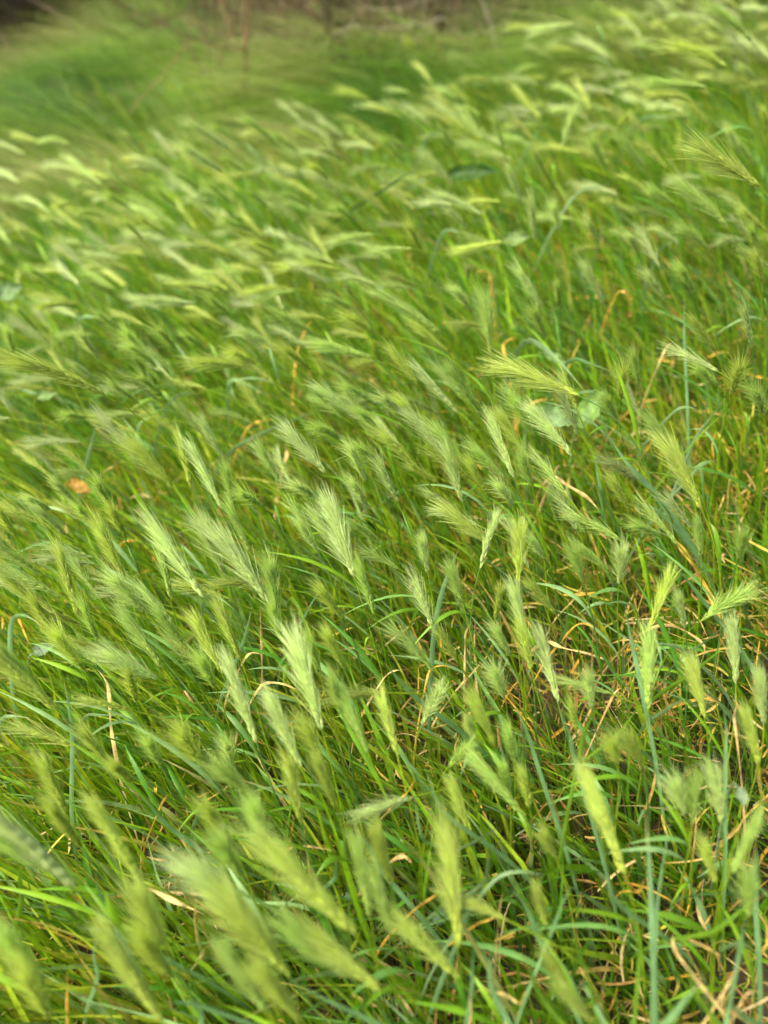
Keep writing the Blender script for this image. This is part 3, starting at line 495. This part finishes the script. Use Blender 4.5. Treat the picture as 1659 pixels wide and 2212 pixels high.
for (c, x, y, ang, L, Wd, z, col, nm, ph) in (
    (2, 385, 745, 2, 105, 34, 0.36, (0.05, 0.13, 0.015), 'dock_leaf', 'broad dark green dock leaf'),
    (2, 150, 780, 35, 45, 22, 0.34, (0.18, 0.30, 0.12), 'weed_leaf', 'small pale grey leaf'),
    (2, 570, 1030, 10, 60, 30, 0.36, (0.22, 0.34, 0.10), 'weed_leaf', 'rounded silvery leaf'),
    (4, 735, 700, -15, 85, 50, 0.33, (0.22, 0.36, 0.13), 'weed_leaf', 'broad whitish green leaf'),
    (4, 890, 660, 55, 100, 50, 0.31, (0.19, 0.34, 0.07), 'weed_leaf', 'large pale green wavy leaf'),
    (4, 740, 440, -30, 60, 22, 0.31, (0.20, 0.33, 0.09), 'weed_leaf', 'folded silvery green leaf'),
    (3, 345, 1000, -25, 50, 30, 0.24, (0.50, 0.30, 0.05), 'dead_leaf', 'bright orange-yellow dead leaf'),
    (3, 45, 150, 20, 55, 36, 0.42, (0.20, 0.32, 0.12), 'weed_leaf', 'pale crumpled leaf'),
    (3, 205, 600, 10, 45, 22, 0.32, (0.20, 0.33, 0.09), 'weed_leaf', 'grey-green lobed leaf'),
    (5, 190, 590, 20, 50, 26, 0.2, (0.26, 0.36, 0.22), 'weed_leaf', 'greyish cupped leaf'),
    (8, 205, 395, 60, 38, 28, 0.12, (0.12, 0.26, 0.11), 'clover_leaf', 'rounded clover leaf'),
    (8, 190, 500, 100, 34, 26, 0.1, (0.11, 0.24, 0.10), 'clover_leaf', 'blue-green clover leaf'),
    (8, 250, 640, 30, 44, 30, 0.1, (0.12, 0.24, 0.10), 'clover_leaf', 'low dull green leaf'),
    (8, 1545, 120, -70, 40, 24, 0.3, (0.28, 0.38, 0.20), 'weed_leaf', 'hanging pale green leaf'),
    (7, 880, 690, 15, 30, 18, 0.1, (0.06, 0.20, 0.02), 'weed_leaf', 'small vivid green leaf'),
    (7, 1520, 540, 80, 34, 26, 0.14, (0.16, 0.28, 0.13), 'clover_leaf', 'round dusky leaf')):
    px, py = crop(c, x, y)
    broad_leaf(px, py, ang, L, Wd, z, col, M_dead if nm == 'dead_leaf' else M_broad, nm, ph)

# ---------------------------------------------------------------- the far edge: thicket, bushes, stems
def grow(geo, p, d, L, r, depth, col, spread=0.5, n=3):
    K = 6; P = [p]; dd = np.array(d)
    for k in range(K - 1):
        dd = norm(dd + rng.normal(0, 0.13, 3)); P.append(P[-1] + dd * L / (K - 1))
    P = np.array(P); geo.tube(P, np.linspace(r, r * 0.55, K), col * rng.uniform(0.8, 1.2), 4)
    if depth > 0:
        for q in range(n):
            k = rng.integers(2, K); nd = norm(dd + rng.normal(0, spread, 3)); grow(geo, P[k], nd, L * rng.uniform(0.5, 0.85), r * 0.55, depth - 1, col, spread, n)
def leaf_cloud(geo, centre, rad, n, size, cols, flat=1.0, wide=0.32):
    q = norm(rng.normal(size=(n, 3))) * (rng.uniform(0, 1, (n, 1)) ** 0.45) * rad; q[:, 2] *= flat
    lump = noise2(q[:, 0] * 9 + q[:, 2] * 5 + centre[0] * 7, q[:, 1] * 9 - q[:, 2] * 7, 1.3, 77); q = q[lump > 0.35]; n = len(q)
    c = np.array(centre) + q; D = norm(rng.normal(size=(n, 3)) + np.array([-0.6, 0, 0.2])); s = norm(np.cross(D, rng.normal(size=(n, 3))))
    L = rng.uniform(0.6, 1.4, n) * size; t = np.linspace(0, 1, 4)[None, :, None]
    P = c[:, None] + (D * L[:, None])[:, None] * t - np.array([0, 0, 0.3]) * L[:, None, None] * t ** 2
    cc = np.array(cols)[rng.integers(0, len(cols), n)] * rng.uniform(0.6, 1.35, (n, 1))
    geo.ribbons(P, (L * wide)[:, None] * np.array([[.3, 1, .8, .08]]), s[:, None], cc[:, None])
BROWN = [np.array(c) for c in ((0.14, 0.09, 0.045), (0.26, 0.175, 0.085), (0.07, 0.045, 0.025))]
def edge_spot():
    while True:
        a, b = rng.uniform(-6, 6.5), rng.uniform(4.6, 10.5)
        if a > -0.28 + 0.12 * (b - 5.3) and b < 8.5 and b > 4.6 + 0.9 * max(0, a - 1.3) or a < -2.35 + 0.3 * (b - 7) and b > 7 or b > 9.8: return a, b
g = Geo()                                     # brambles and dead growth closing the view
for q in range(520):
    a, b = edge_spot(); z = float(ground_z(a, b))
    d = norm(np.array([rng.normal(-0.15, 0.5), rng.normal(0, 0.35), 1.0])); grow(g, np.array([a, b, z]), d, rng.uniform(0.5, 1.1), rng.uniform(0.004, 0.011), 2, BROWN[rng.integers(3)], 0.6, 3)
gl = Geo()
for q in range(34):
    a, b = rng.uniform(-0.25, 1.5), rng.uniform(5.6, 6.8); z = float(ground_z(a, b)) + rng.uniform(0.1, 0.6)
    leaf_cloud(gl, (a, b, z), rng.uniform(0.15, 0.35), 260, 0.05, [(0.10, 0.07, 0.04), (0.16, 0.11, 0.06), (0.05, 0.035, 0.02), (0.06, 0.09, 0.02)], 1.0, 0.18)
for q in range(150):
    a, b = edge_spot(); z = float(ground_z(a, b)) + rng.uniform(0.1, 1.2)
    brown = (a < -1.0) or rng.uniform() < 0.5
    leaf_cloud(gl, (a, b, z), rng.uniform(0.25, 0.5), 420, 0.05, [(0.028, 0.018, 0.011), (0.04, 0.026, 0.018), (0.02, 0.014, 0.01)] if brown else [(0.05, 0.09, 0.02), (0.08, 0.10, 0.04), (0.13, 0.10, 0.05)])
th = g.build('thicket', M_wood); tag(th, 'tangled brown thicket of dead brambles closing off the field', 'thicket', kind='stuff'); gl.build('dead_foliage', M_dead, th)

def bush(px, py, dist, rad, cols, twig, phrase, name='bush', leaves=2600, size=0.035, twigs=16, leafy=True, cat='bush'):
    p = np.array(at_y(px, py, dist)); root = np.array([p[0], p[1], float(ground_z(p[0], p[1])) - 0.01]); h = max(0.15, p[2] - root[2])
    e = bpy.data.objects.new(name, None); COL.objects.link(e); e.location = root
    w = Geo()
    for q in range(twigs if rad < 0.3 else 8): grow(w, root + np.array([*rng.normal(0, rad * .2, 2), 0]), norm(np.array([rng.normal(-.25, .45), rng.normal(0, .4), 1])), h + rad * rng.uniform(.3, .8), 0.004, 2, twig, 0.5)
    w.build('branches', M_wood, e, root)
    if leafy:
        f = Geo()
        for q in range(7): leaf_cloud(f, p + rng.normal(0, rad * .45, 3) * np.array([1, .7, .6]), rad * rng.uniform(.4, .7), leaves // 4, size * 1.7, cols, 1.0, 0.12)
        f.build('foliage', M_grass, e, root)
    tag(e, None, cat); things.append((e, phrase, (px, py)))
def tussock(px, py, dist, rad, n, cols, phrase):
    p = at_y(px, py, dist); e = bpy.data.objects.new('tussock', None); COL.objects.link(e)
    root = np.array([p.x, p.y, float(ground_z(p.x, p.y))]); e.location = root
    for nm, k, mt, cc, hm in (('foliage', n, M_grass, cols, 1.0), ('dead_growth', n // 12, M_dead, [(0.4, 0.34, 0.18), (0.3, 0.25, 0.12)], 1.15)):
        x = p.x + rng.normal(0, rad, k); y = p.y + rng.normal(0, rad * 0.7, k); h = max(0.25, p.z - root[2] + 0.12)
        f = Geo(); c = np.array(cc)[rng.integers(0, len(cc), k)] * rng.uniform(0.5, 1.4, (k, 1))
        blades(f, x, y, rng.uniform(0.35, 1.0, k) * h * hm * (0.6 + 0.8 * noise2(x, y, 0.16, 91)), rng.uniform(0, 0.6, k), rng.uniform(0, 1.0, k), rng.uniform(0.003, 0.010, k), c, K=7, az_spread=0.8, droop=0.4)
        f.build(nm, mt, e, root)
    tag(e, None, 'grass tussock'); things.append((e, phrase, (px, py)))
tussock(200, 130, 5.9, 0.30, 7000, [(0.035, 0.13, 0.015), (0.06, 0.18, 0.02), (0.09, 0.22, 0.03)], 'dark green tussock on the left bank')
tussock(60, 230, 5.0, 0.22, 3500, [(0.12, 0.26, 0.05), (0.09, 0.2, 0.03), (0.2, 0.32, 0.1)], 'paler low tussock at the left edge')
tussock(330, 50, 6.6, 0.36, 8000, [(0.14, 0.26, 0.06), (0.19, 0.28, 0.09), (0.09, 0.19, 0.03)], 'soft pale green tussock leaning with the wind')
tussock(450, 70, 6.2, 0.30, 6000, [(0.12, 0.24, 0.03), (0.17, 0.26, 0.08)], 'hazy green tussock at the bank top')
bush(580, 90, 5.9, 0.30, [(0.17, 0.13, 0.07), (0.11, 0.12, 0.05)], BROWN[1], 'brownish half-dead bush left of centre', size=0.03)
bush(700, 110, 5.7, 0.26, [(0.05, 0.10, 0.025), (0.08, 0.13, 0.04)], BROWN[2], 'dark green bush under the arching twigs')
DARK = [(0.025, 0.017, 0.011), (0.04, 0.026, 0.018), (0.016, 0.011, 0.008), (0.06, 0.04, 0.026)]
bush(20, 40, 7.0, 0.6, DARK, BROWN[2], 'dark brown dead bramble clump in the top left corner', leaves=9000, size=0.03, cat='bramble')
bush(150, -10, 7.8, 0.6, DARK, BROWN[2], 'dark brown bramble clump behind the pale green tussock', leaves=9000, size=0.03, cat='bramble')
bush(1010, 60, 5.8, 0.22, [(0.06, 0.15, 0.03), (0.1, 0.17, 0.05)], BROWN[1], 'narrow green bush beside the pale stem')
bush(960, 80, 6.1, 0.35, [(0.2, 0.15, 0.09), (0.16, 0.14, 0.07)], BROWN[1], 'tan twiggy dry bush right of the trunk', size=0.025)
bush(1300, 10, 5.6, 0.35, [(0.08, 0.13, 0.03), (0.13, 0.15, 0.06)], BROWN[1], 'dull green bush along the top edge')
bush(1560, 30, 4.6, 0.28, [(0.06, 0.13, 0.02), (0.10, 0.17, 0.03)], BROWN[0], 'green bush in the top right corner')
def stalk(pts, dist, r, col, name, phrase, cat, dz=0.0, twigs=0):
    P = [np.array(at_y(a, b, dist + dz * k)) for k, (a, b) in enumerate(pts)]
    root = P[0].copy() if name != 'arching_twig' else P[0] + (P[0] - P[1]) * 3.0 + np.array([0, 0.4, 0]); root[2] = float(ground_z(root[0], root[1])) - 0.01
    top = P[-1] + norm(P[-1] - P[-2]) * (0.25 if name != 'arching_twig' else 0.02)
    Q = smooth_path([root] + P + [top], 16)
    e = bpy.data.objects.new(name, None); COL.objects.link(e); e.location = root
    w = Geo(); w.tube(Q, np.linspace(r, r * .5, 16), np.array(col), 6); w.build('stem' if name != 'sapling' else 'trunk', M_wood, e, root)
    if twigs:
        w = Geo()
        for q in range(twigs):
            k = rng.integers(5, 15); grow(w, Q[k], norm(np.array([rng.normal(0, 1), rng.normal(0, .6), .8])), rng.uniform(.1, .35), r * .3, 1, np.array(col) * .9, .5, 2)
        w.build('twigs', M_wood, e, root)
    tag(e, None, cat); things.append((e, phrase, pts[len(pts) // 2]))
TAN = (0.30, 0.22, 0.14); PALE = (0.48, 0.42, 0.30)
stalk([(878, 170), (872, 90), (862, 0)], 5.0, 0.013, TAN, 'sapling', 'thin pinkish brown sapling trunk at top centre', 'sapling', twigs=14)
stalk([(1078, 135), (1062, 60), (1040, 0)], 4.7, 0.006, PALE, 'dry_stem', 'long whitish leaning dry stem right of the sapling', 'dry stem')
stalk([(780, 95), (765, 40), (750, 0)], 5.0, 0.005, TAN, 'dry_stem', 'thin tan dry stem left of the sapling', 'dry stem', twigs=4)
stalk([(1320, 80), (1330, 30), (1345, 0)], 4.8, 0.004, TAN, 'dry_stem', 'faint upright dry stem near the top right', 'dry stem')
stalk([(160, 60), (125, 30), (80, 5)], 6.3, 0.005, TAN, 'dry_stem', 'dull tan stick slanting over the dark corner', 'dry stem')
stalk([(35, 125), (20, 100), (0, 75)], 6.0, 0.007, TAN, 'dry_stem', 'dull stick at the far left edge', 'dry stem')
stalk([(745, 160), (710, 110), (690, 70)], 5.1, 0.004, TAN, 'dry_stem', 'crooked brown stem below the arching twigs', 'dry stem')
for pts, ph in (([(720, 45), (790, 62), (850, 60), (900, 50), (950, 42)], 'upper long arching bramble twig over dark gap'), ([(760, 5), (800, 20), (850, 24), (900, 5), (940, -10)], 'short dipping twig at the top'), ([(735, 33), (770, 60), (840, 64), (900, 58), (940, 48)], 'lower pale bramble twig curving beneath another'), ([(1060, 165), (1110, 130), (1150, 95), (1190, 90)], 'pale grass stalk slanting right of the white stem'), ([(940, 20), (980, 60), (1010, 90)], 'thin bramble twig crossing behind the sapling')):
    stalk(pts, 4.6, 0.0016, PALE, 'arching_twig', ph, 'twig')

# ---------------------------------------------------------------- labels that point at one thing each
ROWS = ['along the top', 'an eighth down', 'a quarter down', 'three eighths down', 'halfway down', 'five eighths down', 'three quarters down', 'seven eighths down', 'along the bottom']
COLS = ['at far left', 'left of centre', 'in the middle', 'right of centre', 'at far right']
def place(x, y):
    return f'{ROWS[max(0, min(8, round(y / H0 * 8)))]} {COLS[max(0, min(4, int(x / W0 * 5)))]}'
uniq = {}
for ph, m in landmarks: uniq[ph] = uniq.get(ph, 0) + 1
marks = [(ph, m) for ph, m in landmarks if uniq[ph] == 1]
named = {ph for ph, _ in marks}
rows = []
for (o, ph, (x, y)) in things:
    if o.name.startswith(('bush', 'tussock', 'sapling', 'dry_stem', 'arching_twig')) or ph in named and len(ph.split()) >= 4 and not ph.startswith(('long', 'low')):
        where = '' if o.name.startswith(('bush', 'tussock', 'sapling', 'dry_stem', 'arching_twig')) else place(x, y)
    elif o.name.startswith(('barley_plant', 'grass_blade')):
        best = min(marks, key=lambda q: math.hypot(q[1][0] - x, q[1][1] - y)); dx, dy = x - best[1][0], y - best[1][1]; r = math.hypot(dx, dy)
        if r < 95 and len(ph.split()) + len(best[0].split()) < 11:
            rel = ('just right of' if dx > 0 else 'just left of') if abs(dx) > abs(dy) else ('just below' if dy > 0 else 'just above')
            where = f'{rel} the {best[0]}'
        else: where = place(x, y)
    else: where = place(x, y)
    rows.append([o, f'{ph} {where}'.strip(), x, y])
groups = {}
for r in rows:
    if len(r[1].split()) > 13 and r[1].startswith(('large ', 'small ')): r[1] = r[1][6:]
    groups.setdefault(r[1], []).append(r)
for lab, rs in groups.items():
    if len(rs) == 1: rs[0][0]['label'] = lab; continue
    spanx = max(r[2] for r in rs) - min(r[2] for r in rs); spany = max(r[3] for r in rs) - min(r[3] for r in rs)
    horiz = spanx > spany; rs.sort(key=lambda r: r[2] if horiz else r[3])
    n = len(rs); a, b = ('left', 'right') if horiz else ('upper', 'lower')
    words = {2: [f'{a} one', f'{b} one'], 3: ['leftmost' if horiz else 'topmost', 'middle one', 'rightmost' if horiz else 'lowest']}.get(n) or [f'{w} from {"left" if horiz else "top"}' for w in ('first', 'second', 'third', 'fourth', 'fifth', 'sixth', 'seventh', 'eighth')[:n]]
    for r, w in zip(rs, words):
        s = f'{lab}, {w}'
        if len(s.split()) > 16: s = s.replace(' from left', ' leftwards')
        r[0]['label'] = s
_l = [o['label'] for o, _, _ in things]
print('things', len(things), 'ears', len(ear_list), 'distinct labels', len(set(_l)), 'max words', max(len(s.split()) for s in _l))
